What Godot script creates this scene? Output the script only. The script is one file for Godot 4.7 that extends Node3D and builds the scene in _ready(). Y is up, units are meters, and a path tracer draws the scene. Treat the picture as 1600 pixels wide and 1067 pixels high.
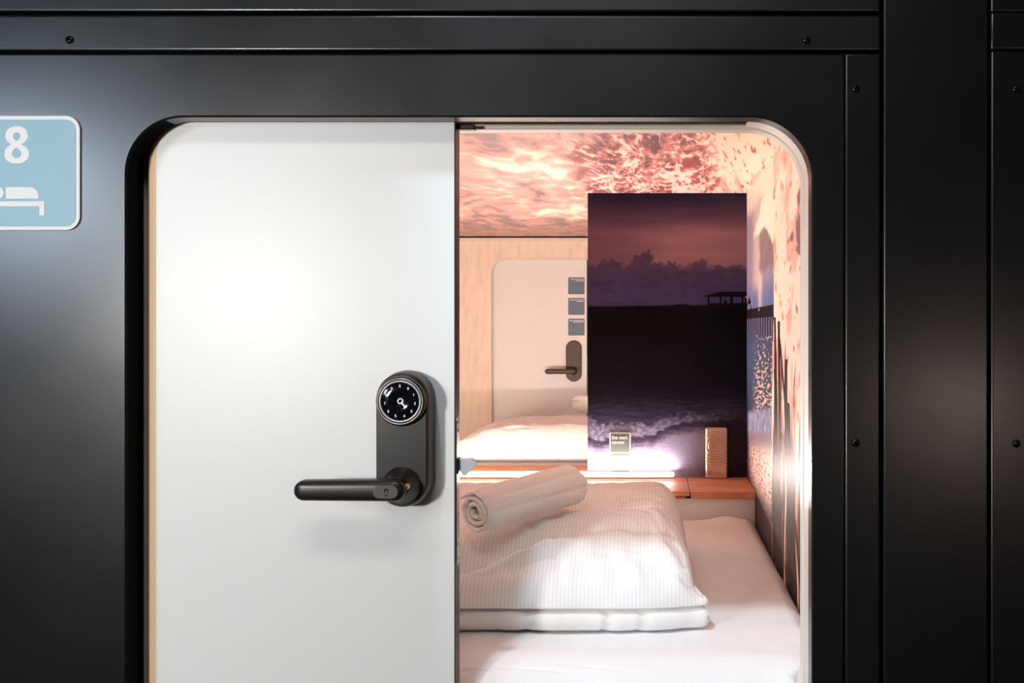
extends Node3D
# A sleeping pod in a dark facade, its white sliding door half open. Axis of the lens at x = 0, y = EYE; facade at z = 0, pod behind it.

const EYE := 1.0
const DEEP := 1.1          # metres from the lens to the facade
const PPM := 1300.0        # pixels per metre on the facade
const BACK := -1.177       # back wall of the pod
const CEIL := 0.335        # pod ceiling above the eye
const SIDE := 0.234        # right wall of the pod
const LEFT := -1.0         # left wall of the pod
const BED := -0.434        # mattress top
const SHELF := -0.372      # shelf top
const SPOT := Vector3(-0.43, EYE + 1.33, 0.5)
const SPOT_AIM := Vector3(0.09, EYE + BED, -0.16)
var M := {}
var env: Environment

func _ready():
	camera_and_light()
	materials()
	corridor()
	facade()
	pod_shell()
	door()
	signs()
	shelf_and_lamp()
	bed()
	small_things()

# ------------------------------------------------------------------ camera, light
func camera_and_light():
	var near := 0.05
	var f := PPM * DEEP
	var cam := Camera3D.new()
	cam.name = "camera"
	cam.projection = Camera3D.PROJECTION_FRUSTUM
	cam.near = near
	cam.far = 50.0
	cam.size = near * 1067.0 / f
	cam.frustum_offset = Vector2(-220.0, -21.5) / f * near
	cam.position = Vector3(0, EYE, DEEP)
	add_child(cam)
	cam.current = true
	env = Environment.new()
	env.background_mode = Environment.BG_COLOR
	env.background_color = Color(0, 0, 0)
	env.tonemap_mode = Environment.TONE_MAPPER_LINEAR
	env.tonemap_exposure = 1.0
	env.sdfgi_enabled = true
	env.ssao_enabled = true
	env.ssil_enabled = true
	var w := WorldEnvironment.new()
	w.name = "surroundings"
	w.environment = env
	add_child(w)
	# unseen lamp across the corridor, placed for the door sheen and lock shadow
	area("unseen_wall_light", Vector3(-1.16, EYE + 0.07, 1.70), Vector3(-0.45, EYE, 0), Vector2(0.16, 0.16), Color(1.0, 0.985, 0.962), 2.3)
	# second unseen lamp further along, placed for the pale sheen beside the sign
	area("unseen_wall_light_far", Vector3(-1.80, EYE + 0.41, 1.70), Vector3(-0.75, EYE + 0.1, 0), Vector2(0.56, 0.34), Color(0.80, 0.90, 1.0), 1.5)
	# added ceiling lamp of the corridor, weak fill for door and bedding
	area("ceiling_fill", Vector3(-0.2, 2.40, 1.3), Vector3(-0.2, 0, 1.25), Vector2(1.1, 0.3), Color(1.0, 0.97, 0.95), 1.2)
	# unseen dim warm lamp low opposite, placed for the faint facade glow
	area("unseen_low_light", Vector3(0.93, EYE - 0.24, 1.70), Vector3(0.5, EYE, 0), Vector2(0.24, 0.10), Color(1.0, 0.86, 0.78), 0.09)
	# unseen lamp above, placed to light the bed through the opening
	var s := SpotLight3D.new()
	s.name = "unseen_spot"
	s.position = SPOT
	add_child(s)
	s.look_at_from_position(SPOT, SPOT_AIM, Vector3.UP)
	s.light_color = Color(0.84, 0.93, 1.0)
	s.light_energy = 2.1
	s.light_size = 0.05
	s.spot_angle = 12.0
	s.spot_angle_attenuation = 0.8
	s.spot_range = 8.0
	s.spot_attenuation = 2.0
	s.shadow_enabled = true
	# the strip lamp at the back of the shelf
	area("strip_light", Vector3(-0.45, EYE + SHELF + 0.0145, BACK + 0.0080), Vector3(-0.45, EYE + CEIL, BACK + 0.34), Vector2(1.0, 0.008), Color(1.0, 0.922, 0.88), 1.12)

func area(called: String, at: Vector3, towards: Vector3, size: Vector2, color: Color, energy: float):
	var l := AreaLight3D.new()
	l.name = called
	l.area_size = size
	l.light_color = color
	l.light_energy = energy
	l.area_normalize_energy = true
	l.area_range = 8.0
	l.area_attenuation = 2.0
	l.shadow_enabled = true
	add_child(l)
	var up := Vector3.UP if absf((towards - at).normalized().y) < 0.95 else Vector3.FORWARD
	l.look_at_from_position(at, towards, up)

# ------------------------------------------------------------------ helpers
func free_name(parent: Node, called: String) -> String:
	if not parent.has_node(called):
		return called
	var i := 1
	while parent.has_node("%s_%03d" % [called, i]):
		i += 1
	return "%s_%03d" % [called, i]

func tag(o: Node, label := "", category := "", group := "", kind := ""):
	if label: o.set_meta("label", label)
	if category: o.set_meta("category", category)
	if group: o.set_meta("group", group)
	if kind: o.set_meta("kind", kind)
	return o

func base(called: String, at := Vector3.ZERO) -> Node3D:
	var o := Node3D.new()
	o.name = free_name(self, called)
	add_child(o, true)
	o.position = at
	return o

func put(called: String, mesh: Mesh, mat: Material, parent: Node = self, at := Vector3.ZERO) -> MeshInstance3D:
	var o := MeshInstance3D.new()
	o.name = free_name(parent, called)
	o.mesh = mesh
	o.material_override = null
	for i in mesh.get_surface_count():
		o.set_surface_override_material(i, mat)
	parent.add_child(o, true)
	o.position = at
	return o

func start() -> SurfaceTool:
	var st := SurfaceTool.new()
	st.begin(Mesh.PRIMITIVE_TRIANGLES)
	st.set_smooth_group(-1)
	return st

func done(st: SurfaceTool) -> ArrayMesh:
	st.generate_normals()
	return st.commit()

# corners counter-clockwise as seen from the front
func quad(st: SurfaceTool, a: Vector3, b: Vector3, c: Vector3, d: Vector3):
	for v in [a, c, b, a, d, c]:
		st.add_vertex(v)

func tri(st: SurfaceTool, a: Vector3, b: Vector3, c: Vector3):
	for v in [a, c, b]:
		st.add_vertex(v)

# rounded rectangle, counter-clockwise, radii: top-left, bottom-left, bottom-right, top-right
func rrect(x0: float, y0: float, x1: float, y1: float, r: Array, n := 10) -> PackedVector2Array:
	var p := PackedVector2Array()
	var spots := [[x0, y1, 1, -1, 90.0], [x0, y0, 1, 1, 180.0], [x1, y0, -1, 1, 270.0], [x1, y1, -1, -1, 0.0]]
	for i in 4:
		var s: Array = spots[i]
		var rr: float = maxf(r[i], 0.00001)
		var c := Vector2(s[0] + s[2] * rr, s[1] + s[3] * rr)
		for k in n + 1:
			var a := deg_to_rad(s[4] + 90.0 * k / n)
			p.append(c + Vector2(cos(a), sin(a)) * rr)
	return p

func flat_ring(p: PackedVector2Array, z: float) -> PackedVector3Array:
	var q := PackedVector3Array()
	for v in p:
		q.append(Vector3(v.x, v.y, z))
	return q

# joins rings of equal length (counter-clockwise from the front, first ring at the back); caps the ends
func loft(st: SurfaceTool, rings: Array, cap_back := true, cap_front := true, smooth := true):
	if smooth: st.set_smooth_group(0)
	for i in rings.size() - 1:
		var a: PackedVector3Array = rings[i]
		var b: PackedVector3Array = rings[i + 1]
		var n := a.size()
		for k in n:
			var m := (k + 1) % n
			quad(st, a[k], a[m], b[m], b[k])
	st.set_smooth_group(-1)
	if cap_front: cap(st, rings[-1], false)
	if cap_back: cap(st, rings[0], true)

func cap(st: SurfaceTool, ring: PackedVector3Array, flip: bool):
	var c := Vector3.ZERO
	for v in ring: c += v
	c /= ring.size()
	for k in ring.size():
		var m := (k + 1) % ring.size()
		if flip: tri(st, c, ring[m], ring[k])
		else: tri(st, c, ring[k], ring[m])

# rounded slab: outline from rrect-like parameters, front edge rounded by bevel e
func slab_mesh(x0, y0, x1, y1, r: Array, z0: float, z1: float, e := 0.001, n := 10, steps := 3) -> ArrayMesh:
	var st := start()
	var rings := []
	rings.append(flat_ring(rrect(x0, y0, x1, y1, r, n), z0))
	for i in steps + 1:
		var a := PI / 2 * i / steps
		var inset := e * (1.0 - cos(a))
		var rr := []
		for v in r: rr.append(maxf(v - inset, 0.0))
		rings.append(flat_ring(rrect(x0 + inset, y0 + inset, x1 - inset, y1 - inset, rr, n), z1 - e + e * sin(a)))
	loft(st, rings)
	return done(st)

# plain box with all edges chamfered
func box_mesh(a: Vector3, b: Vector3, e := 0.001) -> ArrayMesh:
	var st := start()
	box(st, a, b, e)
	return done(st)

func box(st: SurfaceTool, a: Vector3, b: Vector3, e := 0.001):
	var rings := []
	rings.append(flat_ring(rrect(a.x + e, a.y + e, b.x - e, b.y - e, [0, 0, 0, 0], 1), a.z))
	rings.append(flat_ring(rrect(a.x, a.y, b.x, b.y, [e, e, e, e], 2), a.z + e))
	rings.append(flat_ring(rrect(a.x, a.y, b.x, b.y, [e, e, e, e], 2), b.z - e))
	rings.append(flat_ring(rrect(a.x + e, a.y + e, b.x - e, b.y - e, [0, 0, 0, 0], 1), b.z))
	# equal counts: rrect with n=1 gives 8 points, n=2 gives 12
	rings[0] = flat_ring(rrect(a.x + e, a.y + e, b.x - e, b.y - e, [0, 0, 0, 0], 2), a.z)
	rings[3] = flat_ring(rrect(a.x + e, a.y + e, b.x - e, b.y - e, [0, 0, 0, 0], 2), b.z)
	loft(st, rings, true, true, false)

# a plate with a hole; edge radius e on the hole's and the rim's front edge
func holed(outer: Array, hole: PackedVector2Array, hole_in: Callable, z0: float, z1: float, e := 0.001) -> ArrayMesh:
	var st := start()
	var x0: float = outer[0]; var y0: float = outer[1]; var x1: float = outer[2]; var y1: float = outer[3]
	var n := hole.size()
	var inner := hole                                  # smallest hole
	var c := Vector2.ZERO
	for v in hole: c += v
	c /= n
	# outer points matched to the hole's points by the ray from the centre, corners put on the closest
	var rim := PackedVector2Array()
	for v in inner:
		var d := (v - c)
		var t := INF
		if d.x > 1e-9: t = minf(t, (x1 - c.x) / d.x)
		if d.x < -1e-9: t = minf(t, (x0 - c.x) / d.x)
		if d.y > 1e-9: t = minf(t, (y1 - c.y) / d.y)
		if d.y < -1e-9: t = minf(t, (y0 - c.y) / d.y)
		rim.append(c + d * t)
	for corner in [Vector2(x0, y0), Vector2(x1, y0), Vector2(x1, y1), Vector2(x0, y1)]:
		var best := 0
		for k in n:
			if rim[k].distance_to(corner) < rim[best].distance_to(corner): best = k
		rim[best] = corner
	var edge := PackedVector2Array(hole_in.call(e))    # the hole's outline, widened by e
	var rim_in := PackedVector2Array()
	for v in rim:
		rim_in.append(Vector2(clampf(v.x, x0 + e, x1 - e), clampf(v.y, y0 + e, y1 - e)))
	var rings := [flat_ring(inner, z0), flat_ring(rim, z0), flat_ring(rim, z1 - e), flat_ring(rim_in, z1), flat_ring(edge, z1), flat_ring(inner, z1 - e), flat_ring(inner, z0)]
	for i in rings.size() - 1:
		st.set_smooth_group(-1)
		var a: PackedVector3Array = rings[i]
		var b: PackedVector3Array = rings[i + 1]
		if i >= 4: st.set_smooth_group(i)
		for k in n:
			var m := (k + 1) % n
			quad(st, a[k], a[m], b[m], b[k])
	return done(st)

# surface of revolution about the z axis; profile of (radius, z) from the rim at the back to the centre at the front
func lathe(profile: Array, n := 32, smooth := true) -> ArrayMesh:
	var st := start()
	if smooth: st.set_smooth_group(0)
	for i in profile.size() - 1:
		var a: Vector2 = profile[i]
		var b: Vector2 = profile[i + 1]
		if not smooth: st.set_smooth_group(i + 1)
		for k in n:
			var p := TAU * k / n
			var q := TAU * (k + 1) / n
			var a0 := Vector3(cos(p) * a.x, sin(p) * a.x, a.y)
			var a1 := Vector3(cos(q) * a.x, sin(q) * a.x, a.y)
			var b0 := Vector3(cos(p) * b.x, sin(p) * b.x, b.y)
			var b1 := Vector3(cos(q) * b.x, sin(q) * b.x, b.y)
			if b.x < 1e-7: tri(st, a0, a1, b0)
			elif a.x < 1e-7: tri(st, a0, b1, b0)
			else: quad(st, a0, a1, b1, b0)
	return done(st)

# flat panel with texture coordinates, a at the lower left as seen from its front, u and v its sides
func panel(a: Vector3, u: Vector3, v: Vector3, thick := 0.01) -> ArrayMesh:
	var st := start()
	var n := u.cross(v).normalized()
	var p := [a, a + u, a + u + v, a + v]
	var uv := [Vector2(0, 1), Vector2(1, 1), Vector2(1, 0), Vector2(0, 0)]
	for i in [0, 2, 1, 0, 3, 2]:
		st.set_uv(uv[i])
		st.add_vertex(p[i])
	var b := []
	for q in p: b.append(q - n * thick)
	st.set_uv(Vector2(0.5, 0.01))
	for i in 4:
		var m := (i + 1) % 4
		quad(st, b[i], b[m], p[m], p[i])
	quad(st, b[3], b[2], b[1], b[0])
	return done(st)

func text(s: String, height: float, deep := 0.0004, weight := 700) -> TextMesh:
	var t := TextMesh.new()
	var f := SystemFont.new()
	f.font_names = PackedStringArray(["Droid Sans"])
	f.font_weight = weight
	t.font = f
	t.text = s
	t.font_size = clampi(int(height / 0.714 / 0.00025), 8, 64)
	t.pixel_size = height / (0.714 * t.font_size)      # cap height of Droid Sans is 0.714 em
	t.depth = deep
	t.curve_step = 0.5
	t.horizontal_alignment = HORIZONTAL_ALIGNMENT_CENTER
	t.vertical_alignment = VERTICAL_ALIGNMENT_CENTER
	return t

func noise(seed_value: int, freq: float, octaves := 4, kind := FastNoiseLite.TYPE_SIMPLEX_SMOOTH) -> FastNoiseLite:
	var n := FastNoiseLite.new()
	n.seed = seed_value
	n.frequency = freq
	n.noise_type = kind
	n.fractal_type = FastNoiseLite.FRACTAL_FBM
	n.fractal_octaves = octaves
	return n

func mat(color: Color, rough := 0.5, metal := 0.0, spec := 0.5) -> StandardMaterial3D:
	var m := StandardMaterial3D.new()
	m.albedo_color = color
	m.roughness = rough
	m.metallic = metal
	m.metallic_specular = spec
	return m

func rgb8(r, g, b) -> Color:
	return Color(r / 255.0, g / 255.0, b / 255.0)

func picture(w: int, h: int, paint: Callable) -> ImageTexture:
	var bytes := PackedByteArray()
	bytes.resize(w * h * 3)
	var at := 0
	for j in h:
		for i in w:
			var c: Vector3 = paint.call(i, j)
			bytes[at] = int(clampf(c.x, 0, 255)); bytes[at + 1] = int(clampf(c.y, 0, 255)); bytes[at + 2] = int(clampf(c.z, 0, 255))
			at += 3
	return ImageTexture.create_from_image(Image.create_from_data(w, h, false, Image.FORMAT_RGB8, bytes))

func grain(freq: float, oct: int, ramp: Array, seed_value := 1, size := 512, normal := false, bump := 4.0) -> NoiseTexture2D:
	var t := NoiseTexture2D.new()
	t.width = size
	t.height = size
	t.seamless = true
	t.noise = noise(seed_value, freq, oct)
	if ramp:
		var g := Gradient.new()
		g.offsets = PackedFloat32Array(range(ramp.size()).map(func(i): return float(i) / (ramp.size() - 1)))
		g.colors = PackedColorArray(ramp)
		t.color_ramp = g
	t.as_normal_map = normal
	t.bump_strength = bump
	return t

# ------------------------------------------------------------------ materials
func materials():
	# satin black sheet metal of the facade
	var f := mat(rgb8(14, 15, 17), 0.40, 0.0, 0.63)
	f.roughness_texture = grain(0.006, 4, [Color(0.86, 0.86, 0.86), Color(0.98, 0.98, 0.98)], 5)
	f.roughness = 0.31
	f.uv1_triplanar = true
	f.uv1_world_triplanar = true
	f.uv1_scale = Vector3(1.5, 1.5, 1.5)
	M.facade = f
	M.gap = mat(rgb8(8, 8, 9), 0.9, 0.0, 0.2)
	M.screw = mat(rgb8(24, 24, 25), 0.14, 0.5)
	M.leaf = mat(rgb8(228, 228, 227), 0.385)
	M.liner = mat(rgb8(226, 218, 206), 0.45)
	M.white = mat(rgb8(232, 229, 224), 0.5)
	M.beige = mat(rgb8(222, 192, 162), 0.5)
	M.edge = mat(rgb8(62, 45, 38), 0.4)
	M.steel = mat(rgb8(190, 188, 186), 0.32, 1.0)
	M.dark_steel = mat(rgb8(70, 66, 64), 0.35, 1.0)
	M.black = mat(rgb8(26, 21, 18), 0.35, 0.0, 0.5)
	M.bolt = mat(rgb8(178, 180, 184), 0.45, 0.2)
	M.black_gloss = mat(rgb8(12, 13, 17), 0.08, 0.0, 0.5)
	M.ring = mat(rgb8(196, 200, 210), 0.3, 0.25)
	M.brass = mat(rgb8(206, 186, 160), 0.35, 0.6)
	M.ink = mat(rgb8(240, 240, 240), 0.5)
	M.bronze = mat(rgb8(70, 57, 47), 0.42, 0.2)
	# sheets and towel
	var weave := grain(0.25, 2, [], 11, 512, true, 3.0)
	var sheet := mat(rgb8(234, 233, 232), 0.85)
	sheet.normal_enabled = true
	sheet.normal_texture = weave
	sheet.normal_scale = 0.35
	sheet.uv1_triplanar = true
	sheet.uv1_world_triplanar = true
	sheet.uv1_scale = Vector3(5, 5, 5)
	sheet.rim_enabled = true
	sheet.rim = 0.15
	M.sheet = sheet
	var st := mat(Color(1, 1, 1), 0.75)
	st.albedo_texture = stripes()
	st.rim_enabled = true
	st.rim = 0.2
	st.backlight_enabled = true
	st.backlight = Color(0.12, 0.12, 0.12)
	M.stripes = st
	var tw := mat(rgb8(246, 243, 238), 0.95)
	tw.heightmap_enabled = true
	tw.heightmap_texture = grain(0.055, 3, [Color(0, 0, 0), Color(1, 1, 1)], 23)
	tw.heightmap_scale = 0.14
	tw.uv1_triplanar = true
	tw.uv1_scale = Vector3(8, 8, 8)
	tw.rim_enabled = true
	tw.rim = 0.4
	M.towel = tw
	# woods
	M.wood = wood(rgb8(196, 128, 92), rgb8(214, 150, 112), 31, Vector3(0.9, 1, 9))
	M.wood_edge = wood(rgb8(170, 104, 68), rgb8(196, 128, 90), 32, Vector3(1.2, 30, 9))
	M.ply = wood(rgb8(235, 217, 199), rgb8(240, 223, 205), 37, Vector3(3.0, 0.7, 1.1))
	M.mirror = mat(rgb8(245, 244, 240), 0.0, 1.0)
	M.monitor = mat(rgb8(208, 176, 152), 0.4, 0.3)
	M.monitor_ink = mat(rgb8(74, 46, 34), 0.6)
	M.grey = mat(rgb8(100, 117, 134), 0.5)
	M.sticker = mat(rgb8(98, 110, 106), 0.45)
	M.blue = mat(rgb8(138, 176, 192), 0.5)
	M.cover_white = mat(rgb8(220, 220, 222), 0.5)

func wood(a: Color, b: Color, seed_value: int, scale: Vector3) -> StandardMaterial3D:
	var m := mat(Color(1, 1, 1), 0.55, 0.0, 0.35)
	m.albedo_texture = grain(0.02, 5, [a.darkened(0.06), a, b, b.lightened(0.05)], seed_value, 512)
	m.uv1_triplanar = true
	m.uv1_world_triplanar = true
	m.uv1_scale = scale
	return m

func stripes() -> ImageTexture:
	var im := Image.create_empty(64, 64, false, Image.FORMAT_RGB8)
	for i in 64:
		var t := 0.5 + 0.5 * sin(TAU * i / 64.0)
		t = smoothstep(0.25, 0.75, t)
		var c := rgb8(231, 230, 229).lerp(rgb8(243, 242, 241), t)
		im.fill_rect(Rect2i(i, 0, 1, 64), c)
	return ImageTexture.create_from_image(im)

# ------------------------------------------------------------------ corridor in front of the facade
func corridor():
	var grey := mat(rgb8(70, 71, 74), 0.7)
	var dark := mat(rgb8(40, 40, 42), 0.6)
	var x0 := -2.4; var x1 := 1.7; var zz := 1.9
	tag(put("floor", box_mesh(Vector3(x0, -0.1, -1.3), Vector3(x1, 0, zz)), dark), "dark grey floor of the corridor before the pods", "floor", "", "structure")
	tag(put("ceiling_corridor", box_mesh(Vector3(x0, 2.46, -0.05), Vector3(x1, 2.56, zz)), grey), "plain grey corridor ceiling over the pod front", "ceiling", "", "structure")
	tag(put("wall_opposite", box_mesh(Vector3(x0, 0, zz), Vector3(x1, 2.46, zz + 0.1)), dark), "dark corridor wall facing the pod front", "wall", "", "structure")
	tag(put("wall_end", box_mesh(Vector3(x0 - 0.1, 0, -0.05), Vector3(x0, 2.46, zz)), grey), "grey end wall of the corridor beside the sign", "wall", "", "structure")
	tag(put("wall_end_far", box_mesh(Vector3(x1, 0, -0.05), Vector3(x1 + 0.1, 2.46, zz)), dark), "dark end wall of the corridor past the column", "wall", "", "structure")
	var glow := mat(rgb8(230, 235, 240), 0.5)
	glow.emission_enabled = true
	glow.emission = Color(1.0, 0.985, 0.96)
	glow.emission_energy_multiplier = 2.0
	for l in [[-1.16, 0.07, 0.08, 0.08, "unseen small square white wall lamp across the corridor from the door"], [-1.80, 0.41, 0.28, 0.17, "unseen wide white wall lamp high across the corridor from the sign"], [0.93, -0.24, 0.12, 0.05, "unseen dim low wall lamp across the corridor from the column"]]:
		var t := base("unseen_wall_lamp", Vector3(l[0], EYE + l[1], zz))  # lamps out of view, placed for the sheens on door and facade
		put("housing", slab_mesh(-l[2] - 0.02, -l[3] - 0.02, l[2] + 0.02, l[3] + 0.02, [0.01, 0.01, 0.01, 0.01], 0.0, 0.16, 0.004), M.white, t).rotation.y = PI
		put("diffuser", slab_mesh(-l[2], -l[3], l[2], l[3], [0.01, 0.01, 0.01, 0.01], 0.16, 0.165, 0.001), glow, t).rotation.y = PI
		tag(t, l[4], "lamp")
	var c := base("added_ceiling_lamp", Vector3(-0.2, 2.46, 1.3))  # added lamp body, goes with the ceiling fill
	put("housing", box_mesh(Vector3(-0.58, -0.04, -0.18), Vector3(0.58, 0, 0.18), 0.004), M.white, c)
	put("diffuser", box_mesh(Vector3(-0.55, -0.05, -0.15), Vector3(0.55, -0.04, 0.15), 0.002), glow, c)
	tag(c, "added long white ceiling lamp giving fill above the corridor", "lamp")
	var d := base("unseen_spotlight", SPOT)  # lamp body out of view, source of the light on the bed
	var can := put("can", lathe([Vector2(0, -0.10), Vector2(0.045, -0.10), Vector2(0.05, -0.09), Vector2(0.05, 0.0), Vector2(0.046, 0.0), Vector2(0.046, -0.03), Vector2(0.0, -0.03)], 32, false), M.black, d)
	can.basis = Basis.looking_at(-(SPOT_AIM - d.position).normalized(), Vector3.UP)
	can.position = -can.basis.z * 0.02
	put("stem", box_mesh(Vector3(-0.008, 0.05, -0.008), Vector3(0.008, 0.13, 0.008), 0.002), M.black, d)
	tag(d, "unseen small black ceiling lamp aimed into the pod", "unseen_spotlight")

# ------------------------------------------------------------------ facade
func px(x: float) -> float: return (x - 1020.0) / PPM
func py(y: float) -> float: return EYE + (512.0 - y) / PPM

func opening(grow := 0.0) -> PackedVector2Array:
	return rrect(-0.633 - grow, EYE - 0.52 - grow, 0.1912 + grow, EYE + 0.2532 + grow, [0.068 + grow, 0.07 + grow, 0.07 + grow, 0.074 + grow], 14)

func inner_opening(grow := 0.0) -> PackedVector2Array:
	return rrect(-0.594 - grow, EYE - 0.50 - grow, 0.1900 + grow, EYE + 0.2510 + grow, [0.052 + grow, 0.07 + grow, 0.07 + grow, 0.071 + grow], 14)

func screw(parent: Node, x: float, y: float):
	var o := put("screw", screw_mesh, M.screw, parent, Vector3(x, y, 0.0))
	o.rotation.z = x * 37.0 + y * 11.0

var screw_mesh: ArrayMesh

func facade():
	var prof := [Vector2(0.0052, -0.0006)]
	for i in 7:
		var a := PI / 2 * i / 6.0 * 0.72
		prof.append(Vector2(0.0050 * cos(a), 0.0032 * sin(a)))
	prof.append(Vector2(0.0019, 0.0029))
	var st := start()
	# dome
	var dome := lathe(prof, 24)
	st.append_from(dome, 0, Transform3D())
	# hexagon socket
	for k in 6:
		var p := TAU * k / 6; var q := TAU * (k + 1) / 6
		var a := Vector3(cos(p) * 0.0019, sin(p) * 0.0019, 0.0029)
		var b := Vector3(cos(q) * 0.0019, sin(q) * 0.0019, 0.0029)
		var c := Vector3(b.x, b.y, 0.0010); var d := Vector3(a.x, a.y, 0.0010)
		quad(st, a, b, c, d)
		tri(st, Vector3(0, 0, 0.0010), d, c)
	st.generate_normals()
	screw_mesh = st.commit()

	var w := base("wall_front")
	tag(w, "satin black metal pod front with narrow joints and domed screws", "wall", "", "structure")
	var z0 := -0.012
	var e := 0.0022
	var xl := -2.4
	var r0 := px(1375)
	put("backing", holed([xl, 0.0, 1.7, 2.46], opening(0.008), func(g): return opening(0.008 + g), -0.024, -0.0125, 0.0005), M.gap, w)
	var top := put("upper_panel", slab_mesh(xl, py(17.5), r0, 2.46, [0, 0, 0, 0], z0, 0.0, e, 1), M.facade, w)
	var rail := put("rail", slab_mesh(xl, py(78.5), r0, py(24), [0, 0, 0, 0], z0, 0.0, e, 1), M.facade, w)
	for x in [px(109), px(1260), px(109) - 0.885]: screw(rail, x, py(62.5))
	var main := put("door_surround", holed([-1.15, 0.02, px(1319), py(84)], opening(), func(g): return opening(g), -0.025, 0.0, 0.002), M.facade, w)
	put("side_panel", slab_mesh(xl, 0.02, -1.154, py(84), [0, 0, 0, 0], z0, 0.0, e, 1), M.facade, w)
	var strip := put("joint_strip", slab_mesh(px(1321), 0.02, r0, py(84), [0, 0, 0, 0], z0, 0.0, e, 1), M.facade, w)
	for y in [139, 692, -414, 1245]:
		if y > 0: screw(strip, px(1337), py(y))
	var col := put("column", slab_mesh(px(1380.5), 0.0, px(1543), 2.46, [0, 0, 0, 0], z0, 0.0015, 0.002, 1), M.facade, w)
	var b0 := px(1549)
	put("upper_panel", slab_mesh(b0, py(17.5), 1.7, 2.46, [0, 0, 0, 0], z0, 0.0, e, 1), M.facade, w)
	put("rail", slab_mesh(b0, py(76.5), 1.7, py(20), [0, 0, 0, 0], z0, 0.0, e, 1), M.facade, w)
	var s2 := put("joint_strip", slab_mesh(b0, 0.02, px(1603), py(80), [0, 0, 0, 0], z0, 0.0, e, 1), M.facade, w)
	for y in [139.5, 693, 1246]: screw(s2, px(1588), py(y))
	put("side_panel", slab_mesh(px(1605), 0.02, 1.7, py(80), [0, 0, 0, 0], z0, 0.0, e, 1), M.facade, w)
	put("lining", holed([LEFT, EYE - 0.62, SIDE, EYE + CEIL], inner_opening(0.004), func(g): return inner_opening(0.004 + g), -0.080, -0.061, 0.0005), M.ply, w)

	put("cornice", box_mesh(Vector3(LEFT + 0.001, EYE + CEIL - 0.0185, -0.096), Vector3(SIDE - 0.001, EYE + CEIL - 0.005, -0.0805), 0.001), M.liner, w)
	put("cornice_gap_shade", box_mesh(Vector3(LEFT + 0.001, EYE + CEIL - 0.0049, -0.092), Vector3(SIDE - 0.001, EYE + CEIL - 0.0002, -0.0805), 0.0002), M.gap, w)  # dark strip standing for the shade in the gap above the cornice

	# pale liner of the opening: inner frame, and the jamb that closes the slot on the open side
	var t := base("trim_1")
	tag(t, "cream rounded liner inside the pod opening", "trim", "", "structure")
	var n := 14 * 4 + 4
	st = start()
	var o1 := inner_opening(0.0045); var i1 := inner_opening(0.0); var i2 := inner_opening(0.0012)
	var rings := [flat_ring(o1, -0.0815), flat_ring(o1, -0.0585), flat_ring(i2, -0.0585), flat_ring(i1, -0.0600), flat_ring(i1, -0.0800), flat_ring(i2, -0.0815), flat_ring(o1, -0.0815)]
	for i in rings.size() - 1:
		st.set_smooth_group(i)
		for k in n:
			var m := (k + 1) % n
			quad(st, rings[i][k], rings[i][m], rings[i + 1][m], rings[i + 1][k])
	put("inner_frame", done(st), M.liner, t)
	# jamb: only the right side and its two corners
	st = start()
	var a0 := opening(0.0002); var a1 := opening(0.012)
	for k in range(30, 60 - 1):
		var q := []
		for ring in [a0, a1]:
			for z in [-0.0262, -0.0575]:
				q.append(Vector3(ring[k].x, ring[k].y, z)); q.append(Vector3(ring[k + 1].x, ring[k + 1].y, z))
		st.set_smooth_group(1)
		quad(st, q[0], q[1], q[3], q[2])
		st.set_smooth_group(2)
		quad(st, q[4], q[0], q[2], q[6]) if k == 30 else null
		quad(st, q[1], q[5], q[7], q[3]) if k == 58 else null
		st.set_smooth_group(3)
		quad(st, q[4], q[5], q[1], q[0])
	put("jamb", done(st), M.liner, t)
	# slot box above the door, dark
	put("slot_lining", box_mesh(Vector3(-0.70, EYE + 0.262, -0.0600), Vector3(0.20, EYE + 0.27, -0.0245), 0.0005), M.gap, t)
	put("slot_lining", box_mesh(Vector3(-0.70, EYE - 0.6, -0.0600), Vector3(-0.645, EYE + 0.262, -0.0245), 0.0005), M.gap, t)

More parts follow.
